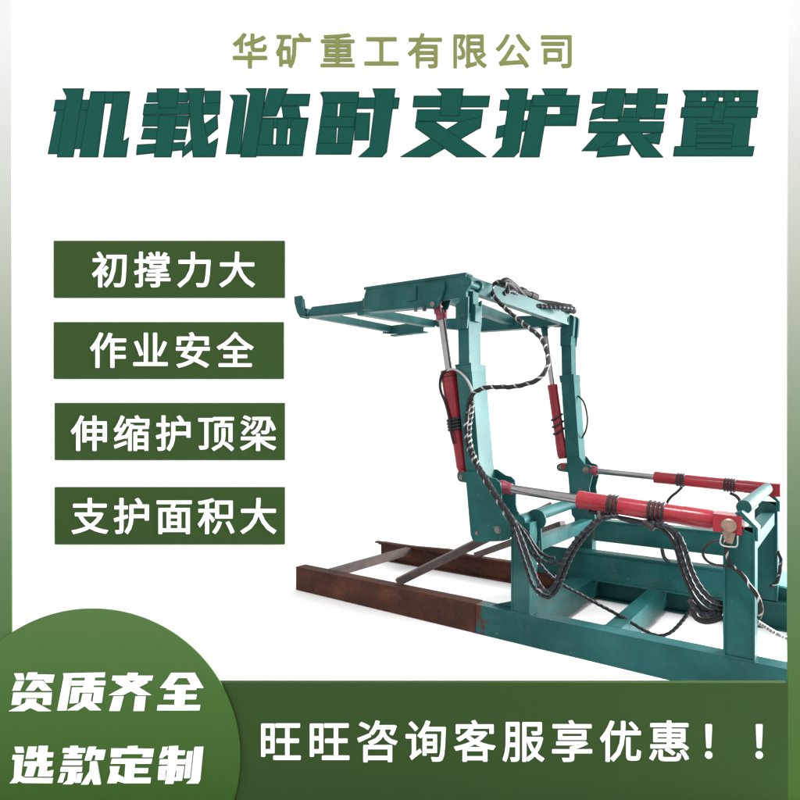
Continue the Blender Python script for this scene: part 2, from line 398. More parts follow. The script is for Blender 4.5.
# big slanted title
TITLE = [
 ((45, 80), 0.225, [[(48,90),(205,90),(197,138),(40,138)], [(54,134),(92,134),(60,328),(15,328)], [(150,134),(197,134),(160,305),(125,305)],
   [(80,40),(172,40),(125,342),(56,342),(98,75)],
   [(205,53),(376,53),(370,103),(198,103)], [(205,58),(270,58),(235,342),(155,342)], [(308,58),(376,58),(345,278),(372,258),(360,342),(262,342)]]),
 ((45, 80), 0.225, [[(712,50),(780,50),(778,106),(712,106)], [(443,108),(778,102),(775,152),(437,154)], [(458,58),(640,58),(633,98),(452,98)],
   [(498,40),(595,40),(585,125),(508,125)], [(440,160),(640,160),(634,205),(434,205)], [(442,216),(630,220),(622,265),(430,262)],
   [(412,290),(622,278),(615,310),(408,332)], [(510,160),(585,160),(560,342),(487,342)], [(765,158),(768,215),(612,342),(614,310),(715,195)],
   [(625,40),(708,40),(700,120),(705,180),(722,262),(725,290),(768,262),(755,342),(660,342),(650,240),(643,130),(640,60)]]),
 ((220, 80), 0.225, [[(45,68),(120,68),(90,328),(27,328),(62,95)], [(275,118),(350,118),(357,168),(282,168)], [(262,64),(400,64),(393,115),(255,115)], [(218,40),(300,40),(250,160),(185,162)],
   [(188,170),(392,170),(385,213),(182,213)], [(188,175),(240,175),(232,330),(163,330)], [(256,175),(304,175),(292,330),(248,330)], [(318,175),(390,175),(366,330),(306,330)], [(168,290),(373,290),(366,337),(162,337)],
   [(118,40),(205,40),(160,342),(92,342),(137,62)]]),
 ((220, 80), 0.225, [[(603,80),(797,80),(791,127),(597,127)], [(605,148),(667,148),(660,267),(598,267)], [(680,40),(778,40),(740,320),(720,342),(617,342),(665,300),(692,80)],
   [(447,57),(525,57),(512,328),(427,328),(462,85)], [(540,57),(617,57),(582,328),(518,328)], [(455,55),(617,55),(612,103),(460,103)], [(450,165),(600,165),(594,210),(444,210)], [(433,283),(585,283),(580,330),(427,330)]]),
 ((395, 80), 0.225, [[(85,72),(421,72),(414,120),(80,120)], [(100,133),(390,133),(380,212),(370,218),(300,185),(95,182)], [(292,184),(385,165),(378,212),(155,342),(25,342),(180,250)],
   [(92,188),(180,188),(405,342),(275,342),(92,212)], [(190,40),(303,40),(290,130),(284,160),(200,160),(208,60)]]),
 ((395, 80), 0.225, [[(470,90),(606,90),(600,135),(465,135)], [(455,208),(585,180),(580,225),(448,260)], [(492,40),(590,40),(550,320),(528,342),(433,342),(475,300),(510,70)],
   [(655,40),(765,40),(755,80),(675,80)], [(735,75),(820,75),(803,203),(735,203)], [(655,155),(806,155),(800,203),(650,203)], [(612,70),(685,70),(640,342),(555,342)], [(615,70),(820,70),(814,118),(610,118)]]),
 ((575, 80), 0.2375, [[(78,52),(140,50),(138,98),(72,98)], [(75,125),(145,100),(128,155),(62,168)], [(137,38),(213,38),(194,163),(118,163)],
   [(215,58),(390,60),(385,102),(210,102)], [(208,120),(378,122),(370,165),(200,163)], [(265,38),(347,38),(332,160),(256,160)],
   [(120,225),(182,225),(172,300),(105,300)], [(100,222),(205,222),(90,298),(30,298)], [(275,235),(362,222),(353,270),(300,262)], [(100,285),(235,275),(225,315),(92,325)],
   [(205,222),(275,222),(367,325),(280,325)], [(185,158),(270,160),(262,200),(180,200)], [(62,178),(373,178),(367,222),(57,222)]]),
 ((575, 80), 0.2375, [[(455,45),(770,45),(766,72),(470,72)], [(470,50),(535,50),(530,110),(462,110)], [(556,50),(603,50),(602,110),(552,110)], [(628,50),(671,50),(670,110),(622,110)], [(694,50),(768,50),(762,110),(692,110)],
   [(465,92),(764,92),(761,114),(462,114)], [(462,150),(740,150),(725,295),(445,295)], [(512,186),(668,186),(665,206),(509,206)], [(512,216),(665,216),(662,236),(509,236)], [(511,245),(660,245),(657,265),(508,265)],
   [(450,118),(768,118),(762,158),(445,158)], [(588,98),(635,98),(618,176),(570,176)], [(420,282),(752,282),(745,320),(415,320)], [(510,270),(658,270),(655,292),(507,292)]]),
]
X, Z = onplane(400, 158, WALL_Y)
t = empty('lettering_row', (X, WALL_Y, Z))
tag(t, 'large slanted heavy dark teal characters with darker rims across the white wall', 'lettering')
for org, sc, polys in TITLE:
    cut_letter(polys, org, sc, WALL_Y - 0.001, 0.004, 0.0003, t, M['title'], rim=4.2)

# four green boards
for txt, (x0, y0, x1, y1), tx, ty0, ty1, pit, lab in (
    ('初撑力大', (55, 241.5, 285, 298), 91.5, 253, 288, 42.3, 'dark green board reading 初撑力大, topmost of four on the white wall'),
    ('作业安全', (55, 322.5, 284, 379), 89.5, 333.5, 368.5, 42.3, 'dark green board reading 作业安全, second from the top on the white wall'),
    ('伸缩护顶梁', (56, 403, 285, 460), 71.0, 416.5, 451.5, 42.1, 'dark green board with five characters reading 伸缩护顶梁'),
    ('支护面积大', (56, 487, 285, 544), 71.0, 499, 534.5, 42.1, 'dark green board reading 支护面积大, lowest of four on the white wall')):
    a = onplane(x0, y1, WALL_Y); b = onplane(x1, y0, WALL_Y)
    r = empty('wall_sign', ((a[0] + b[0]) / 2, WALL_Y, a[1]))
    tag(r, lab, 'sign', 'dark green boards in a column on the white wall')
    bm = bmesh.new(); w = (b[0] - a[0]) / 2
    extr(bm, [(-w, -0.001, 0), (w, -0.001, 0), (w, -0.001, b[1] - a[1]), (-w, -0.001, b[1] - a[1])], (0, -0.024, 0))
    link('board', bm, M['dkgreen'], r, bevel=0.002)
    type_line(txt, tx, pit, ty0, ty1, WALL_Y - 0.025, 0.0, 0.008, M['white'], r, off=0.0135)

# low green front board
FY = 2.0
a = onplane(-14, 811, FY); b = onplane(788, 683, FY)
r = empty('front_sign', ((a[0] + b[0]) / 2, FY, 0))
tag(r, 'long low dark green board in front of the machine with one row of white characters', 'sign')
bm = bmesh.new(); w = (b[0] - a[0]) / 2
box(bm, -w, w, 0, 0.02, 0.002, b[1]); link('board', bm, M['dkgreen'], r, bevel=0.0008)
for sx in (-0.8, 0.8):
    bm = bmesh.new(); extr(bm, [(sx - 0.02, 0.021, 0.002), (sx - 0.02, 0.021, b[1] - 0.12), (sx - 0.02, 0.13, 0.002)], (0.02, 0, 0)); link('prop', bm, M['steelprop'], r)
type_line('旺旺咨询客服享优惠', 258.5, 48.6, 721.5, 762, FY - 0.0005, 0.0, 0.003, M['white'], r, off=0.013)
type_line('！！', 697.5, 50.5, 721.5, 762, FY - 0.0005, 0.0, 0.003, M['white'], r, off=0.02)

# slim printed posts either side, white ink running down into green
def ink(z): return EYE - (z - 424) * FY / 594.0
stops = [(800, srgb(70, 108, 46, KP)), (700, srgb(80, 116, 58, KP)), (640, srgb(92, 124, 74, KP)), (560, srgb(105, 134, 92, KP)), (480, srgb(128, 152, 117, KP)),
         (400, srgb(155, 171, 145, KP)), (300, srgb(190, 198, 182, KP)), (200, srgb(218, 223, 212, KP)), (100, srgb(240, 242, 238, KP)), (20, srgb(254, 254, 254, KP))]
gm = gradient('white_to_green_print', [(ink(p), c) for p, c in stops])
for px0, px1, lab in ((-14, 12.3, 'slim upright post fading white to green beside the round sign'), (788, 816, 'slim upright post fading white to green at the end of the low green board')):
    a = onplane(px0, 0, FY); b = onplane(px1, 0, FY)
    bm = bmesh.new(); box(bm, 0, b[0] - a[0], 0.0, 0.006, 0.002, ink(-25))
    o = link('banner_post', bm, gm, bevel=0.001); o.location = (a[0], FY - (0.004 if px0 < 0 else 0.0), 0)
    tag(o, lab, 'post', 'slim printed posts at the two sides')

# round green sign, flat foot on the floor
DY = 1.99
C = onplane(92, 757, DY); R = 148.3 * DY / 594.0
r = empty('round_sign', (C[0], DY, 0))
tag(r, 'big round green sign with two slanted rows of white characters', 'sign')
bm = bmesh.new(); zc = C[1]; a0 = math.degrees(math.asin(max(-1, (0.002 - zc) / R)))
ring = [(R * math.cos(math.radians(a)), 0, zc + R * math.sin(math.radians(a))) for a in [a0 + (180 - 2 * a0) * i / 160 for i in range(161)]]
extr(bm, ring, (0, 0.005, 0))
dg = gradient('round_sign_green', [(ink(x), c) for x, c in ((800, srgb(69, 108, 44, KP)), (700, srgb(80, 120, 58, KP)), (609, srgb(94, 130, 74, KP)))])
link('disc', bm, dg, r)
K = 0.13125
DISC = [
 ((5, 665), [[(72,62),(140,62),(150,112),(92,112)],[(85,122),(148,122),(118,193),(58,193)],[(178,55),(250,55),(245,70),(380,72),(365,132),(310,132),(300,110),(160,110)],[(215,118),(290,118),(360,193),(285,193),(255,160),(225,193),(160,193)],[(68,208),(360,208),(352,300),(290,300),(297,247),(130,247),(120,300),(55,300)],[(165,256),(243,256),(240,285),(355,348),(255,348),(198,322),(150,348),(32,348),(160,285)]]),
 ((5, 665), [[(445,62),(765,55),(760,92),(512,95),(470,345),(400,345),(450,90)],[(512,118),(768,118),(765,152),(508,155)],[(615,90),(690,85),(675,180),(595,180)],[(515,168),(755,168),(740,285),(670,285),(682,207),(570,207),(560,285),(495,290)],[(595,216),(665,216),(655,270),(735,342),(650,342),(612,310),(560,342),(475,342),(580,280)]]),
 ((105, 665), [[(175,58),(252,58),(250,80),(368,80),(358,117),(55,117),(60,80),(170,80)],[(82,110),(165,110),(355,227),(255,227),(85,135)],[(248,110),(330,110),(325,135),(140,227),(30,227)],[(68,236),(145,236),(115,347),(35,347)],[(235,236),(313,236),(300,347),(220,347)]]),
 ((105, 665), [[(505,58),(688,58),(690,97),(480,97)],[(510,60),(590,60),(500,173),(420,173)],[(605,60),(685,60),(752,173),(670,173)],[(470,150),(700,150),(698,187),(470,187)],[(540,155),(620,155),(605,320),(530,320)],[(455,222),(702,222),(695,258),(450,258)],[(405,302),(728,302),(722,342),(400,342)]]),
 ((5, 740), [[(75,50),(140,50),(148,95),(85,95)],[(62,112),(145,112),(125,270),(150,285),(368,287),(362,327),(140,325),(110,310),(95,325),(38,327),(70,285),(78,147),(58,147)],[(180,48),(245,48),(225,140),(160,140)],[(260,42),(330,42),(315,185),(245,185)],[(200,92),(372,92),(368,127),(195,127)],[(155,160),(365,160),(360,195),(148,195)],[(180,190),(245,190),(220,272),(155,272)],[(270,190),(330,190),(320,235),(372,225),(365,272),(255,272)]]),
 ((5, 740), [[(445,60),(615,60),(612,95),(440,95)],[(500,42),(560,42),(550,120),(490,120)],[(455,108),(590,108),(585,138),(450,138)],[(445,155),(592,155),(588,188),(440,188)],[(430,202),(592,202),(588,237),(425,237)],[(490,230),(550,230),(540,310),(515,332),(445,332),(480,300)],[(430,250),(465,250),(445,318),(405,318)],[(556,250),(596,250),(580,320),(540,320)],[(640,48),(700,48),(660,150),(612,150)],[(655,70),(770,72),(755,145),(690,145),(698,108),(645,108)],[(655,158),(705,158),(720,250),(735,332),(680,332),(665,280),(640,332),(585,332),(650,230)]]),
 ((105, 740), [[(175,45),(250,42),(250,68),(172,70)],[(50,62),(375,65),(365,128),(285,128),(292,104),(130,104),(122,128),(45,128)],[(55,140),(362,140),(355,178),(45,178)],[(160,170),(232,170),(220,300),(150,300)],[(40,198),(115,198),(100,260),(150,285),(352,285),(348,325),(150,325),(100,310),(90,325),(20,325),(45,240)],[(225,212),(332,212),(328,248),(220,248)]]),
 ((105, 740), [[(488,45),(560,42),(545,200),(522,332),(458,332),(478,200)],[(435,78),(612,78),(608,112),(470,112),(440,135),(413,135)],[(440,50),(480,50),(470,90),(432,90)],[(420,145),(620,145),(612,182),(415,182)],[(412,197),(468,197),(460,300),(405,300)],[(430,195),(605,195),(603,225),(430,225)],[(550,197),(607,197),(590,305),(530,305),(535,280),(545,280)],[(630,82),(672,82),(650,285),(605,285)],[(685,50),(752,48),(728,300),(715,325),(622,325),(658,290)]]),
]
for org, polys in DISC:
    cut_letter(polys, org, K, DY - 0.0002, 0.002, 0.0002, r, M['white'])

# ------------------------------------------------------------------ the machine (its own axes: u along the skid, v across, z up)
root = empty('roof_support_rig', (-0.81446, 4.65181, 0.0), math.atan2(-594.0, 790.0))
tag(root, 'teal steel roof support machine with red hydraulic cylinders standing on a long part rusty skid', 'machine')

def part(name, bm, m, parent=root, smooth=False, bevel=0.0, label=None):
    o = link(name, bm, m, parent, smooth, bevel)
    if label: o['label'] = label
    return o

T = M['teal']
# --- skid rails
def channel(bm, u0, u1, v0, w, z0, z1, t=0.012, inward=1):
    """C section lying along u, web at v0"""
    pts = [(v0, z0), (v0 + inward * w, z0), (v0 + inward * w, z0 + t), (v0 + inward * t, z0 + t), (v0 + inward * t, z1 - t), (v0 + inward * w, z1 - t), (v0 + inward * w, z1), (v0, z1)]
    extr(bm, [(u0, a, b) for a, b in pts], (u1 - u0, 0, 0))
def ibeam(bm, u0, u1, v0, w, z0, z1, t=0.012):
    c = v0 + w / 2
    pts = [(v0, z0), (v0 + w, z0), (v0 + w, z0 + t), (c + t / 2, z0 + t), (c + t / 2, z1 - t), (v0 + w, z1 - t), (v0 + w, z1), (v0, z1), (v0, z1 - t), (c - t / 2, z1 - t), (c - t / 2, z0 + t), (v0, z0 + t)]
    extr(bm, [(u0, a, b) for a, b in pts], (u1 - u0, 0, 0))

bm = bmesh.new(); channel(bm, 0.0, 1.60, 0.0, 0.10, 0.003, 0.183)
part('skid_rail', bm, M['rust'], bevel=0.002, label='rusty brown front half of the near skid rail')
bm = bmesh.new(); channel(bm, 1.606, 3.36, -0.001, 0.10, 0.0, 0.181)
part('skid_rail', bm, M['teal_rail'], bevel=0.002, label='teal painted rear half of the near skid rail')
bm = bmesh.new(); bar(bm, (1.603, -0.002, 0.006), (1.603, -0.002, 0.178), 0.008, 0.004); part('weld_seam', bm, M['rust'])
# far rail: torch-cut wavy top at its rusty end
bm = bmesh.new(); ibeam(bm, -0.13, 1.62, 1.18, 0.10, 0.003, 0.165)
part('skid_rail', bm, M['rust'], bevel=0.002, label='rusty brown front half of the far skid rail')
bm = bmesh.new()
plate(bm, [(-0.16, 0.1655), (-0.16, 0.178), (0.05, 0.180), (0.30, 0.184), (0.52, 0.196), (0.66, 0.203), (0.78, 0.196), (0.86, 0.178), (1.0, 0.176), (1.5, 0.176), (1.5, 0.1655)], 1.165, 1.215)
part('doubler_strip', bm, M['rust'], bevel=0.002)
bm = bmesh.new(); ibeam(bm, 1.626, 3.5, 1.18, 0.10, 0.0, 0.178); part('skid_rail', bm, T, bevel=0.002, label='teal painted rear half of the far skid rail')
bm = bmesh.new(); plate(bm, [(3.0, 0.150), (3.0, 0.268), (3.62, 0.185), (3.62, 0.150)], 1.284, 1.62); rb_ = part('tilted_deck_block', bm, T, bevel=0.002)  # deck at the far rail's end; its slope is added to catch softbox_right
bm = bmesh.new(); plate(bm, [(2.99, 0.2705), (2.99, 0.283), (3.64, 0.196), (3.64, 0.1835)], 1.275, 1.72); part('tilted_deck_plate', bm, M['pale_teal'], rb_, bevel=0.002)
# --- cross members and braces
for u0, u1, m in ((0.215, 0.275, M['rail_grey']), (1.82, 1.98, T), (2.365, 2.455, T)):
    bm = bmesh.new()
    if m is T: box(bm, u0, u1, 0.102, 1.178, 0.04, 0.175)
    else: box(bm, u0, u1, 0.102, 1.178, 0.11, 0.172)
    part('cross_member', bm, m, bevel=0.003)
bm = bmesh.new(); bar(bm, (0.95, 0.06, 0.20), (1.85, 0.62, 0.745), 0.055, 0.05); part('brace', bm, M['rail_grey'], bevel=0.003)
bm = bmesh.new(); bar(bm, (0.93, 1.20, 0.185), (1.86, 0.78, 0.60), 0.05, 0.045); part('brace', bm, M['rail_grey'], bevel=0.003)
# --- front columns
bm = bmesh.new(); box(bm, 1.847, 1.966, 0.003, 0.105, 0.182, 0.72)
for p in (1.847, 1.956): box(bm, p, p + 0.010, -0.0005, 0.003, 0.182, 0.60)
extr(bm, [(1.70, 0.05, 0.1835), (1.846, 0.05, 0.1835), (1.846, 0.05, 0.235)], (0, 0.012, 0))
part('column', bm, T, bevel=0.002)
bm = bmesh.new(); box(bm, 1.79, 1.925, 1.185, 1.275, 0.179, 0.62); part('column', bm, T, bevel=0.002)
# --- rear columns
def rear_column(v, s, u0=2.97, u1=3.103, top=0.80):
    bm = bmesh.new()
    plate(bm, [(u0 + .002, 0.184), (u1 - .002, 0.184), (u1 - .002, top - 0.02), (u0 + 0.05, top + 0.01), (u0 + .002, top - .05)], v + 0.006, v + 0.016)
    box(bm, u0, u0 + 0.010, v - 0.004, v + 0.10, 0.184, top - 0.05)
    box(bm, u1 - 0.008, u1, v - 0.004, v + 0.10, 0.184, top + 0.02)
    box(bm, u0 + .012, u1 - .01, v + 0.088, v + 0.098, 0.184, top)
    box(bm, u0 + .012, u1 - .01, v + 0.0165, v + 0.0875, 0.184, 0.194)
    o = part('column', bm, T, bevel=0.0015)
    bm = bmesh.new()
    plate(bm, [(u1 - 0.085, top + 0.075), (u1 - 0.055, top + 0.085), (u1 + 0.012, top + 0.012), (u1 + 0.012, top - 0.05), (u1 + 0.002, top - 0.05), (u1 + 0.002, top + 0.004), (u1 - 0.065, top + 0.06)], v, v + 0.10)
    part('gusset', bm, T, o, bevel=0.0015)
    return o
rear_column(0.0, 1)
rear_column(1.18, 1, 2.975, 3.10, 0.80)
# --- rear cross tubes
bm = bmesh.new(); cyl(bm, (3.045, 0.10, 0.893), (3.045, 1.165, 0.893), 0.034, n=32); part('cross_tube', bm, T, smooth=True, bevel=0.002)
bm = bmesh.new(); box(bm, 3.015, 3.085, 0.11, 1.175, 0.668, 0.742); part('cross_tube', bm, T, bevel=0.004)
# --- side beams on the far side
bm = bmesh.new(); plate(bm, [(1.55, 0.178), (1.55, 0.355), (1.60, 0.374), (1.79, 0.374), (1.81, 0.358), (2.972, 0.358), (2.972, 0.178)], 1.06, 1.07)
box(bm, 1.81, 2.972, 1.05, 1.15, 0.3585, 0.372); box(bm, 1.56, 2.972, 1.05, 1.15, 0.165, 0.1775)
part('side_beam', bm, T, bevel=0.0015)
bm = bmesh.new(); box(bm, 1.94, 2.972, 1.185, 1.27, 0.43, 0.575); box(bm, 1.94, 2.972, 1.178, 1.275, 0.5755, 0.587)
part('side_beam', bm, T, bevel=0.002)
# near lower tie behind the hoses
# --- pivot tube and tie between the front columns
bm = bmesh.new(); cyl(bm, (1.90, -0.002, 0.725), (1.86, 1.29, 0.735), 0.038, n=32); part('pivot_tube', bm, T, smooth=True, bevel=0.002)
bm = bmesh.new(); bar(bm, (1.92, 0.106, 0.565), (1.90, 1.183, 0.555), 0.07, 0.075); part('tie_bar', bm, T, bevel=0.003)
bm = bmesh.new(); plate(bm, arc(1.95, 0.725, 0.062, -60, 200, 14) + [(1.89, 0.50), (1.99, 0.50)], 0.125, 0.140)
part('bearing_plate', bm, T, bevel=0.002)

# --- posts (telescopic) with their pivot brackets
def post(du, v, near):
    zb = 0.69
    def q(u, z): return (u + du, z)
    w = 0.18 if near else 0.13
    # bracket: two cheek plates
    if near: out = [(1.548, 1.0), (1.546, .93), (1.578, .61), (1.590, .582), (1.615, .570), (1.80, .598), (1.838, .612), (1.858, .645), (1.850, .690), (1.800, .755), (1.788, .80), (1.790, .900), (1.782, .945), (1.755, .968), (1.715, .975), (1.655, 1.01)]
    else: out = [(1.565, 1.04), (1.575, .93), (1.582, .78), (1.60, .61), (1.63, .575), (1.78, .585), (1.77, .66), (1.745, .75), (1.735, .82), (1.755, .90), (1.762, .955), (1.74, .99), (1.70, 1.0), (1.66, 1.05)]
    bm = bmesh.new()
    for y in ((v - 0.013, v - 0.001), (v + w + 0.001, v + w + 0.013)): plate(bm, [q(*p) for p in out], *y)
    br = part('pivot_bracket', bm, T, bevel=0.002)
    # lug ear for the lift cylinder
    bm = bmesh.new(); e = [(1.57, .93), (1.57, 1.00)] + arc(1.510, .966, .030, 100, 260, 8)
    for y in ((v - 0.012, v + 0.0), (v + 0.10, v + 0.112)): plate(bm, [q(*p) for p in e], *y)
    part('lug', bm, T, br, bevel=0.0015)
    for (u, z, r) in (((1.509, .966, .013), (1.623, .626, .010), (1.766, .662, .017)) if near else ((1.51, .966, .012), (1.71, .955, .02))):
        bm = bmesh.new(); lathe(bm, (u + du, v - 0.012, z), (u + du, v - 0.03, z), [(0, r * 1.35), (0.003, r * 1.35), (0.0035, r), (0.011, r), (0.013, r * .8)], n=20)
        part('bolt', bm, M['bolt'], br, smooth=True)
    # outer tube
    bm = bmesh.new()
    plate(bm, [q(*p) for p in (((1.582, .72), (1.700, .72), (1.632, 1.06), (1.574, 1.674), (1.464, 1.668), (1.53, 1.06)) if near else ((1.585, .72), (1.69, .72), (1.655, 1.06), (1.609, 1.674), (1.508, 1.668), (1.552, 1.06)))], v, v + w)
    po = part('outer_post', bm, T, bevel=0.003)
    bm = bmesh.new()   # collar lip at the head of the outer tube
    sh = 0 if near else 0.036
    plate(bm, [q(p[0] + sh, p[1]) for p in ((1.470, 1.62), (1.578, 1.625), (1.576, 1.680), (1.460, 1.674))], v - 0.004, v + w + 0.004); part('collar', bm, T, po, bevel=0.002)
    # inner tube
    bm = bmesh.new(); plate(bm, [q(p[0] + sh, p[1]) for p in ((1.478, 1.60), (1.556, 1.60), (1.548, 2.00), (1.470, 2.00))], v + 0.012, v + w - 0.02)
    part('inner_post', bm, T, po, bevel=0.003)
    # fork head
    bm = bmesh.new()
    f = [(1.462, 2.06), (1.462, 1.90), (1.545, 1.90), (1.552, 1.97), (1.555, 2.10)] if near else [(1.505, 2.04), (1.505, 1.90), (1.588, 1.90), (1.594, 1.96), (1.590, 2.04)]
    for y in ((v - 0.002, v + 0.010), (v + w - 0.018, v + w - 0.006)): plate(bm, [q(*p) for p in f], *y)
    plate(bm, [q(*p) for p in ((1.492, 1.95), (1.575, 1.95), (1.578, 2.05), (1.560, 2.06), (1.56, 2.14), (1.492, 2.14))], v + 0.05, v + w - 0.06)
    hd = part('fork_head', bm, T, po, bevel=0.002)
    return br, po
post(0.0, 0.0, True)
post(0.175, 1.18, False)

# knuckles between posts and canopy
for du, v, near in ((0, 0.0, 1), (0.205, 1.18, 0)):
    bm = bmesh.new()
    if near:
        o_ = [(1.495, 1.985), (1.515, 1.958), (1.538, 1.962), (1.541, 2.13)] + arc(1.545, 2.188, 0.036, -60, 100, 10) + [(1.49, 2.222)]
        for y in ((-0.006, 0.018), (0.130, 0.150)): plate(bm, o_, *y)
        plate(bm, [(1.50, 2.0), (1.530, 2.0), (1.533, 2.14), (1.50, 2.14)], 0.0185, 0.1295)
    else:
        o_ = [(1.50, 1.99), (1.575, 1.97), (1.582, 2.06)] + arc(1.55, 2.10, 0.035, 0, 100, 8) + [(1.47, 2.125), (1.38, 2.13), (1.38, 2.07), (1.47, 2.06), (1.50, 2.04)]
        for y in ((v - 0.004, v + 0.03), (v + 0.09, v + 0.12)): plate(bm, [(a + du, b) for a, b in o_], *y)
    kn = part('knuckle', bm, T, bevel=0.002)
    for (u, z) in ((1.548, 2.182), (1.512, 1.985)) if near else ((1.54, 2.09), (1.535, 1.99)):
        bm = bmesh.new(); lathe(bm, (u + du, v + 0.16, z), (u + du, v - 0.03, z), [(0, .02), (.15, .02), (.168, .02), (.172, .015)], n=20); part('pin', bm, T, kn, smooth=True)

# --- canopy
bm = bmesh.new()
plate(bm, [(.695, 2.12), (.700, 2.215), (.72, 2.262), (1.535, 2.240), (1.535, 2.195), (1.50, 2.10), (1.40, 2.095), (1.226, 2.085), (.79, 2.105)], 0.0, 0.010)
plate(bm, [(.70, 2.2625), (.70, 2.2745), (1.54, 2.2515), (1.54, 2.2405)], -0.003, 0.085)
plate(bm, [(.70, 2.109), (.79, 2.104), (1.226, 2.0845), (1.226, 2.072), (.79, 2.0915), (.70, 2.097)], 0.0, 0.085)
extr(bm, [(.690, -.002, 2.11), (.690, -.002, 2.20), (.672, -.002, 2.16)], (0, 0.085, 0))
cb = part('canopy_beam', bm, T, bevel=0.0015)
bm = bmesh.new()   # lift-cylinder bracket under the beam
for y in (-0.022, 0.088):
    plate(bm, [(1.22, 2.16), (1.25, 2.06), (1.30, 2.045), (1.345, 2.06), (1.39, 2.16), (1.39, 2.215), (1.22, 2.22)], y, y + 0.012)
part('lift_bracket', bm, T, bevel=0.002)
bm = bmesh.new(); box(bm, 1.08, 1.16, -0.012, -0.001, 2.125, 2.215); part('stop_block', bm, T, cb, bevel=0.003)
for (u, z) in ((1.13, 2.07), (1.20, 2.065)):
    bm = bmesh.new(); cyl(bm, (u, 0.03, z + 0.02), (u, 0.03, z - 0.014), 0.014, n=6); part('bolt', bm, M['bolt'], cb)
bm = bmesh.new(); plate(bm, [(.088, 2.148), (.146, 2.206), (.62, 2.190), (.69, 2.192), (.69, 2.120), (.60, 2.126)], 0.03, 0.040)
plate(bm, [(.09, 2.146), (.60, 2.124), (.60, 2.112), (.09, 2.134)], 0.03, 0.10)
part('canopy_arm', bm, T, bevel=0.0015)
bm = bmesh.new(); plate(bm, [(-.035, 2.305), (.040, 2.305), (.055, 2.285), (.055, 2.21), (.09, 2.16), (.09, 2.135), (.03, 2.135), (-.005, 2.18), (-.03, 2.25)], 0.012, 0.028)
plate(bm, [(-.035, 2.30), (-.025, 2.30), (-.02, 2.24), (.03, 2.14), (.015, 2.135), (-.035, 2.22)], 0.0285, 0.12)
part('end_hook', bm, T, bevel=0.0015)
bm = bmesh.new(); bar(bm, (0.055, 0.04, 2.172), (0.055, 1.12, 2.182), 0.05, 0.060); part('canopy_crossbar', bm, T, bevel=0.003)
bm = bmesh.new(); plate(bm, [(-.03, 2.150), (-.03, 2.212), (.62, 2.215), (.62, 2.165), (.43, 2.160), (.43, 2.112), (.06, 2.135)], 1.125, 1.137)
box(bm, .05, .435, 1.137, 1.20, 2.118, 2.130); part('canopy_arm', bm, T, bevel=0.0015)
bm = bmesh.new(); bar(bm, (0.655, 0.012, 2.112), (0.525, 1.125, 2.182), 0.06, 0.062); part('canopy_crossbar', bm, T, bevel=0.003)
bm = bmesh.new(); bar(bm, (1.28, 0.012, 2.165), (1.28, 1.13, 2.13), 0.06, 0.068); part('canopy_crossbar', bm, T, bevel=0.003)
bm = bmesh.new(); bar(bm, (1.485, 0.012, 2.203), (1.735, 1.18, 2.100), 0.055, 0.098); part('canopy_crossbar', bm, T, bevel=0.003)
bm = bmesh.new(); plate(bm, [(.56, 2.155), (.56, 2.225), (1.72, 2.135), (1.76, 2.11), (1.76, 2.075), (1.40, 2.073), (.99, 2.086)], 1.140, 1.150)
plate(bm, [(.60, 2.152), (.99, 2.085), (1.40, 2.072), (1.74, 2.0745), (1.74, 2.064), (1.40, 2.060), (.99, 2.073), (.60, 2.140)], 1.14, 1.22)
part('canopy_beam', bm, T, bevel=0.0015)

# --- lift cylinders
def strap(p, d, r, n, w, m, parent, gap=0.004):
    """n tight turns of cord or hose guard round a barrel"""
    bm = bmesh.new(); d = Vector(d).normalized(); p = Vector(p)
    for k in range(n):
        lathe(bm, p + d * (k * (w + gap)), p + d * (k * (w + gap) + w), [(0, r + .001), (w * .15, r + w * .38), (w * .5, r + w * .55), (w * .85, r + w * .38), (w, r + .001)], n=32)
    return part('strap', bm, m, parent, smooth=True)

def cylinder(a, b, t0, t1, rb, rr, m, prof=None, straps=()):
    """a: rod pin, b: base pin; barrel from distance t0 to t1 along the axis"""
    a = Vector(a); b = Vector(b); d = (b - a).normalized()
    bm = bmesh.new(); lathe(bm, a, b, prof or [(t0, rb * .62), (t0, rb * 1.04), (t0 + .035, rb * 1.04), (t0 + .037, rb), (t1 - .16, rb), (t1 - .158, rb * 1.04), (t1 - .03, rb * 1.04), (t1, rb * .8)], n=40)
    o = part('hydraulic_cylinder', bm, m, smooth=True)
    bm = bmesh.new(); lathe(bm, a, b, [(0.02, rr), (t0 + 0.02, rr)], n=28); part('piston_rod', bm, M['rod'], o, smooth=True)
    for s in straps: strap(a + d * s[0], d, rb * (s[5] if len(s) > 5 else 1.0), s[1], s[2], s[3], o, s[4])
    return o, a, b, d

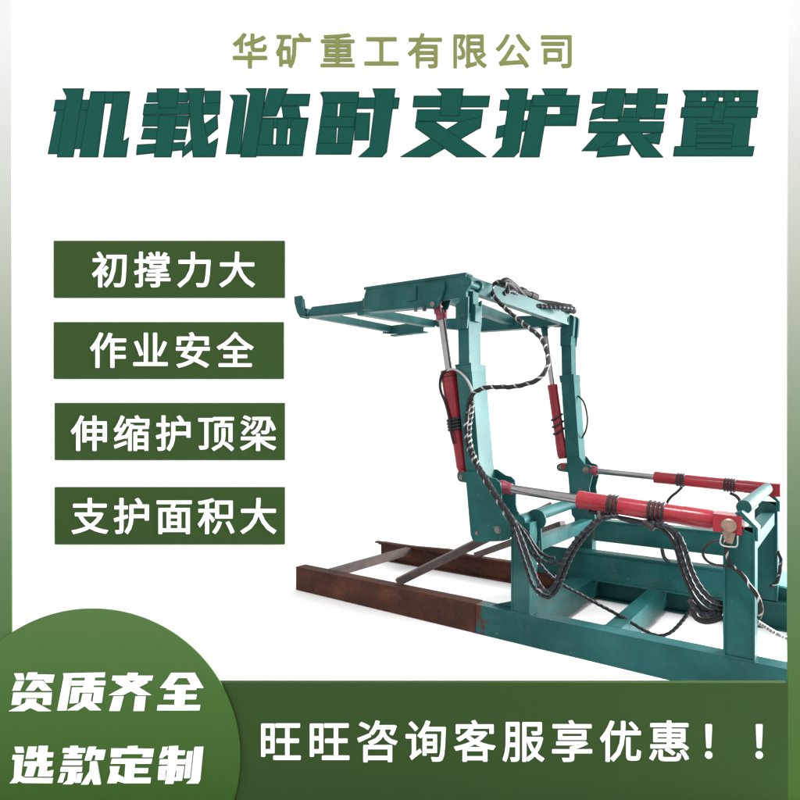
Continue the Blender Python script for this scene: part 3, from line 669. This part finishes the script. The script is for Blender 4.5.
LB = .056
o, a, b, d = cylinder((1.303, .062, 2.070), (1.487, .062, .955), .42, 1.10, LB, .0235, M['darkred'],
    [(.425, .030), (.427, .056), (.47, .058), (.50, .0585), (.505, .055), (.52, .057), (.70, .054), (.80, .047), (.86, .042), (1.00, .040), (1.06, .040), (1.09, .030)])
strap(a + d * .742, d, .0530, 4, .020, M['black'], o, .0002)
bm = bmesh.new(); cyl(bm, a + d * .470, a + d * .476, .0600, n=40); part('strap', bm, M['black'], o, smooth=True)
bm = bmesh.new()
for y in (0.02, 0.092): plate(bm, [(1.275, 2.085), (1.285, 2.02), (1.335, 2.02), (1.33, 2.085)] + arc(1.303, 2.09, .034, 10, 170, 8), y, y + .014)
cyl(bm, a + d * .045, a + d * .085, .036)
part('rod_eye', bm, M['pink'], o, bevel=0.002)
bm = bmesh.new(); cyl(bm, (1.303, -.03, 2.075), (1.303, .14, 2.075), .018); part('pin', bm, M['bolt'], o, smooth=True)
bm = bmesh.new(); lathe(bm, (1.487, .03, .972), (1.487, .10, .972), [(0, .032), (.004, .036), (.066, .036), (.07, .032)]); part('base_eye', bm, M['darkred'], o, smooth=True)

o, a, b, d = cylinder((1.535, 1.20, 2.09), (1.70, 1.20, .975), .49, 1.07, .037, .019, M['darkred'])
for t in (.745, .80, .855):
    bm = bmesh.new(); q = []
    for k in range(17):
        an = k / 16 * 2 * math.pi; s = d.orthogonal().normalized(); tt = d.cross(s)
        q.append(a + d * (t + .02 * math.cos(an)) + (s * math.cos(an) + tt * math.sin(an)) * .042)
    hose_mesh(bm, q, .008, k=2); part('strap', bm, M['black'], o)
bm = bmesh.new(); cyl(bm, (1.535, 1.17, 2.08), (1.535, 1.25, 2.08), .03); cyl(bm, a + d * .02, a + d * .10, .028, .022); part('rod_eye', bm, T, o, smooth=True)
bm = bmesh.new(); cyl(bm, (1.70, 1.165, .975), (1.70, 1.235, .975), .027); part('base_eye', bm, M['darkred'], o, smooth=True)

# --- push cylinders lying along both sides
o, a, b, d = cylinder((1.742, .05, .914), (3.0, .05, .818), .50, 1.20, .0475, .0265, M['red'],
    straps=((.665, 3, .017, M['tape'], .004), (.875, 4, .017, M['tape'], .005)))
bm = bmesh.new(); lathe(bm, a - d * .0, b, [(-.005, .03), (.0, .042), (.03, .045), (.045, .040), (.062, .034), (.085, .033), (.09, .028)], n=32); part('rod_eye', bm, M['pink'], o, smooth=True)
bm = bmesh.new()
e_ = [Vector((2.93, 0, .868)), Vector((3.052, 0, .862)), Vector((3.052, 0, .775)), Vector((2.93, 0, .783))]
extr(bm, [(p.x, -.028, p.z) for p in e_], (0, .125, 0)); part('base_block', bm, M['red'], o, bevel=0.004)
bm = bmesh.new(); lathe(bm, (3.000, .10, .819), (3.000, -.052, .819), [(0, .028), (.128, .028), (.1285, .033), (.146, .033), (.152, .026)], n=28); part('pin', bm, M['pinhead'], o, smooth=True)
bm = bmesh.new(); plate(bm, [(2.985, .735), (3.015, .732), (3.028, .785), (2.972, .79)], -.040, -.030); part('pin_keeper', bm, M['pinhead'], o, bevel=.002)
bm = bmesh.new(); hose_mesh(bm, [(2.970, -.036, .772), (2.965, -.046, .735), (2.978, -.05, .722), (3.01, -.05, .720), (3.035, -.05, .728), (3.038, -.046, .775)], .0035, 8); part('lock_wire', bm, M['whitehose'], o)
bm = bmesh.new()   # supply line clipped under the barrel
hose_mesh(bm, [(2.30, .05, .812), (2.42, .045, .80), (2.55, .04, .788), (2.66, .03, .775)], .011); part('hard_line', bm, M['black'], o)
for u_, z_ in ((2.36, .812), (2.66, .79)):
    bm = bmesh.new(); cyl(bm, (u_, .05, z_ + .02), (u_, .05, z_ - .035), .016, n=6); part('port_fitting', bm, M['bolt'], o)

o, a, b, d = cylinder((1.925, 1.20, .950), (3.07, 1.20, .885), .44, 1.15, .040, .022, M['red'],
    straps=((.585, 3, .015, M['tape'], .004), (.875, 4, .014, M['tape'], .004)))
bm = bmesh.new(); lathe(bm, a, b, [(-.03, .03), (-.02, .036), (.02, .036), (.04, .028)], n=28); part('rod_eye', bm, M['pink'], o, smooth=True)
bm = bmesh.new(); box(bm, 3.03, 3.115, 1.155, 1.245, .845, .925); part('base_block', bm, M['red'], o, bevel=0.004)

# --- weld beads where the plates meet
def weld(p0, p1, r=0.0055):
    bm = bmesh.new(); P = Vector(p0); Q = Vector(p1); L = (Q - P).length; n = max(4, int(L / 0.009)); d = (Q - P).normalized()
    pr = []
    for k in range(n * 2 + 1): pr.append((L * k / (n * 2), r * (1.0 if k % 2 else 0.78) * random.uniform(.9, 1.1)))
    lathe(bm, P, Q, pr, n=8); part('weld_bead', bm, T, smooth=True)
for p0, p1 in (((1.847, .001, .183), (1.966, .001, .183)), ((1.967, .003, .183), (1.967, .10, .183)), ((2.97, .0, .184), (3.103, .0, .184)), ((2.365, .1025, .178), (2.455, .1025, .178)),
               ((2.365, 1.178, .178), (2.455, 1.178, .178)), ((1.79, 1.184, .18), (1.925, 1.184, .18)), ((1.545, -.002, .98), (1.64, -.004, 1.008)), ((1.975, .11, .53), (1.975, .11, .60)),
               ((1.460, -.005, 1.672), (1.578, -.005, 1.679)), ((.70, -.001, 2.259), (1.49, -.001, 2.238)), ((2.97, 1.178, .43), (2.97, 1.178, .58)), ((2.97, 1.05, .18), (2.97, 1.05, .36))):
    weld(p0, p1)

# --- hoses
HOSES = {
    'LOOP': [(1.677,0.300,2.150), (1.670,0.300,2.203), (1.626,0.300,2.236), (1.575,0.300,2.230), (1.565,0.290,2.183), (1.611,0.260,2.119), (1.715,0.210,2.027), (1.881,0.120,1.903), (2.009,0.050,1.810), (2.082,-0.020,1.710), (2.105,-0.060,1.637), (2.094,-0.090,1.585), (2.045,-0.100,1.542), (1.922,-0.100,1.516), (1.807,-0.100,1.517), (1.710,-0.080,1.516), (1.629,-0.060,1.489), (1.589,-0.050,1.435), (1.571,-0.045,1.356), (1.564,-0.045,1.263), (1.578,-0.045,1.170), (1.614,-0.045,1.085), (1.672,-0.050,0.996), (1.746,-0.060,0.905), (1.824,-0.070,0.811), (1.889,-0.070,0.723), (1.952,-0.070,0.632)],
    'TOPB1': [(1.557,0.420,2.214), (1.595,0.450,2.262), (1.598,0.550,2.246), (1.603,0.700,2.201), (1.626,0.800,2.171), (1.676,0.900,2.182), (1.735,0.980,2.180), (1.803,1.080,2.173)],
    'TOPB2': [(1.545,0.400,2.232), (1.590,0.430,2.279), (1.605,0.520,2.267), (1.615,0.640,2.224), (1.620,0.780,2.191), (1.670,0.860,2.190), (1.740,0.950,2.182), (1.796,1.000,2.161)],
    'TOPB3': [(1.590,0.400,2.179), (1.615,0.470,2.208), (1.612,0.600,2.190), (1.624,0.720,2.152), (1.674,0.780,2.148), (1.731,0.860,2.147), (1.789,0.940,2.152), (1.838,1.050,2.149)],
    'WHITE': [(1.389,0.000,1.641), (1.448,-0.010,1.649), (1.513,-0.020,1.620), (1.563,-0.030,1.573), (1.603,-0.050,1.521), (1.617,-0.050,1.472)],
    'LEFTB': [(1.404,0.000,1.646), (1.359,0.000,1.623), (1.343,0.000,1.565), (1.351,0.000,1.507), (1.382,0.000,1.442), (1.404,0.000,1.377), (1.419,0.000,1.319), (1.427,0.000,1.249), (1.449,0.000,1.173)],
    'POSTH': [(1.610,-0.050,1.472), (1.613,-0.055,1.386), (1.601,-0.060,1.294), (1.601,-0.060,1.202), (1.629,-0.060,1.111), (1.664,-0.060,1.051)],
    'U1': [(1.664,-0.060,1.045), (1.745,-0.070,0.942), (1.829,-0.080,0.830), (1.892,-0.090,0.732), (1.941,-0.100,0.618), (1.984,-0.100,0.504), (2.027,-0.100,0.397), (2.075,-0.100,0.349), (2.128,-0.100,0.341), (2.174,-0.100,0.388), (2.205,-0.090,0.462), (2.235,-0.080,0.546), (2.276,-0.070,0.632), (2.329,-0.050,0.711), (2.376,-0.030,0.772), (2.445,-0.010,0.808)],
    'U2': [(1.643,-0.060,1.057), (1.734,-0.075,0.953), (1.821,-0.090,0.854), (1.910,-0.100,0.747), (1.971,-0.110,0.640), (2.024,-0.120,0.524), (2.072,-0.120,0.420), (2.125,-0.120,0.373), (2.167,-0.110,0.416), (2.192,-0.100,0.489), (2.226,-0.100,0.581), (2.268,-0.080,0.660), (2.322,-0.060,0.728), (2.390,-0.040,0.791), (2.476,-0.010,0.811)],
    'U3': [(1.838,-0.060,0.805), (1.904,-0.050,0.728), (1.958,-0.030,0.649), (1.994,0.000,0.568), (2.029,0.020,0.516), (2.079,0.030,0.498), (2.133,0.030,0.512), (2.184,0.020,0.560), (2.227,0.000,0.620)],
    'U4': [(1.863,-0.070,0.785), (1.909,-0.060,0.683), (1.945,-0.030,0.596), (1.994,0.000,0.533), (2.040,0.050,0.448), (2.087,0.100,0.387), (2.140,0.150,0.338), (2.193,0.200,0.300), (2.259,0.250,0.253), (2.342,0.300,0.203), (2.433,0.300,0.169), (2.533,0.300,0.126), (2.602,0.300,0.115), (2.659,0.280,0.142), (2.711,0.250,0.199), (2.771,0.200,0.289), (2.819,0.150,0.362)],
    'U5': [(1.879,-0.050,0.743), (1.920,-0.030,0.704), (1.950,0.000,0.662), (1.974,0.030,0.601), (2.009,0.050,0.549), (2.050,0.070,0.522), (2.089,0.080,0.520)],
    'R1': [(2.645,0.000,0.790), (2.688,-0.020,0.787), (2.729,-0.030,0.782), (2.761,-0.030,0.745), (2.780,-0.030,0.683), (2.796,-0.020,0.619), (2.815,0.000,0.548), (2.842,0.000,0.488), (2.875,0.020,0.439), (2.913,0.030,0.409), (2.962,0.050,0.394)],
    'R2': [(2.669,-0.020,0.790), (2.712,-0.040,0.787), (2.761,-0.050,0.773), (2.793,-0.050,0.727), (2.814,-0.040,0.664), (2.830,-0.030,0.600), (2.855,-0.020,0.533), (2.889,-0.010,0.478), (2.927,0.000,0.443), (2.961,0.030,0.427)],
    'R3': [(2.635,0.000,0.794), (2.693,0.000,0.764), (2.736,0.000,0.723), (2.760,0.020,0.652), (2.777,0.030,0.571), (2.802,0.040,0.497), (2.833,0.050,0.430), (2.872,0.060,0.384), (2.917,0.060,0.368), (2.957,0.060,0.370)],
    'R4': [(2.829,0.070,0.424), (2.823,0.080,0.370), (2.836,0.080,0.322), (2.873,0.080,0.309), (2.918,0.080,0.323), (2.958,0.080,0.351)],
    'R5': [(2.818,0.030,0.417), (2.847,0.050,0.372), (2.887,0.050,0.355), (2.930,0.060,0.375), (2.962,0.080,0.401)],
    'WIRE': [(2.978,-0.030,0.741), (2.937,-0.040,0.738), (2.904,-0.050,0.711), (2.891,-0.050,0.671), (2.909,-0.050,0.640), (2.947,-0.050,0.626), (2.988,-0.040,0.625), (3.026,-0.040,0.612), (3.063,-0.040,0.580), (3.092,-0.050,0.540), (3.116,-0.050,0.503), (3.132,-0.050,0.464), (3.126,-0.030,0.416)],
    'WIRE2': [(2.987,-0.030,0.747), (2.988,-0.040,0.706), (2.998,-0.050,0.666), (3.015,-0.050,0.631), (3.052,-0.050,0.603), (3.080,-0.050,0.561), (3.108,-0.050,0.524), (3.128,-0.050,0.482), (3.131,-0.040,0.434), (3.121,-0.020,0.399)],
    'FARW': [(3.108,1.100,0.517), (3.124,1.100,0.464), (3.119,1.100,0.414), (3.114,1.100,0.364), (3.098,1.100,0.318), (3.066,1.100,0.288)],
    'LOWW': [(3.097,0.100,0.348), (3.120,0.200,0.302), (3.154,0.300,0.251), (3.189,0.400,0.205), (3.231,0.500,0.159)],
    'FPOST': [(1.798,1.240,1.515), (1.844,1.220,1.475), (1.874,1.200,1.413), (1.885,1.200,1.330), (1.874,1.200,1.255), (1.829,1.240,1.193)],
    'FBAND': [(2.559,1.120,0.875), (2.532,1.100,0.841), (2.494,1.100,0.805), (2.468,1.100,0.762), (2.456,1.100,0.699)],
    'FBAND2': [(2.844,1.120,0.854), (2.879,1.120,0.837), (2.903,1.100,0.809), (2.909,1.100,0.772)],
    'MID': [(2.483,0.900,0.484), (2.491,0.920,0.429), (2.515,0.950,0.394)],
    'UNDER': [(2.326,0.120,0.826), (2.410,0.100,0.797), (2.507,0.100,0.773), (2.590,0.080,0.774), (2.652,0.050,0.789)],
}
RAD = {'LOOP': ('guard', .0125, .0035), 'TOPB1': ('tape', .021, 0), 'TOPB2': ('tape', .018, 0), 'TOPB3': ('guard_fine', .016, .003), 'WHITE': ('whitehose', .0075, 0),
       'LEFTB': ('black', .009, 0), 'POSTH': ('guard_white', .0105, .003), 'U1': ('guard_fine', .0105, .0025), 'U2': ('guard_fine', .0115, .0025), 'U3': ('guard_fine', .0095, .002),
       'U4': ('guard_fine', .0090, .002), 'U5': ('black', .010, 0), 'R1': ('guard_fine', .0115, .0025), 'R2': ('guard_fine', .011, .0025), 'R3': ('black', .0105, 0), 'R4': ('tape', .016, 0), 'R5': ('guard_fine', .013, .003),
       'WIRE': ('black', .0065, 0), 'WIRE2': ('guard', .0085, .002), 'FARW': ('guard', .010, .002), 'LOWW': ('guard_white', .010, .002), 'FPOST': ('tape', .007, 0), 'FBAND': ('black', .009, 0),
       'FBAND2': ('black', .010, 0), 'MID': ('black', .012, 0), 'UNDER': ('black', .011, 0)}
for k, pts in HOSES.items():
    mm, r_, rib = RAD[k]
    bm = bmesh.new(); hose_mesh(bm, pts, r_, 12 if r_ > .008 else 8, 6, rib, 0.075 if mm == 'guard' else 0.036)
    part('hose', bm, M[mm])
# couplings where hoses meet fittings
for p, q, r_ in (((1.53, .41, 2.262), (1.60, .47, 2.27), .024), ((1.72, 1.05, 2.17), (1.80, 1.18, 2.155), .022), ((1.60, .62, 2.245), (1.66, .80, 2.21), .030), ((2.60, .0, .79), (2.66, -.01, .765), .02)):
    bm = bmesh.new(); P = Vector(p); Q = Vector(q); L = (Q - P).length
    lathe(bm, P, Q, [(0, r_ * .7), (L * .1, r_), (L * .3, r_), (L * .32, r_ * .8), (L * .6, r_ * .8), (L * .62, r_ * .95), (L * .95, r_ * .95), (L, r_ * .6)], n=12)
    part('hose_coupling', bm, M['tape'])
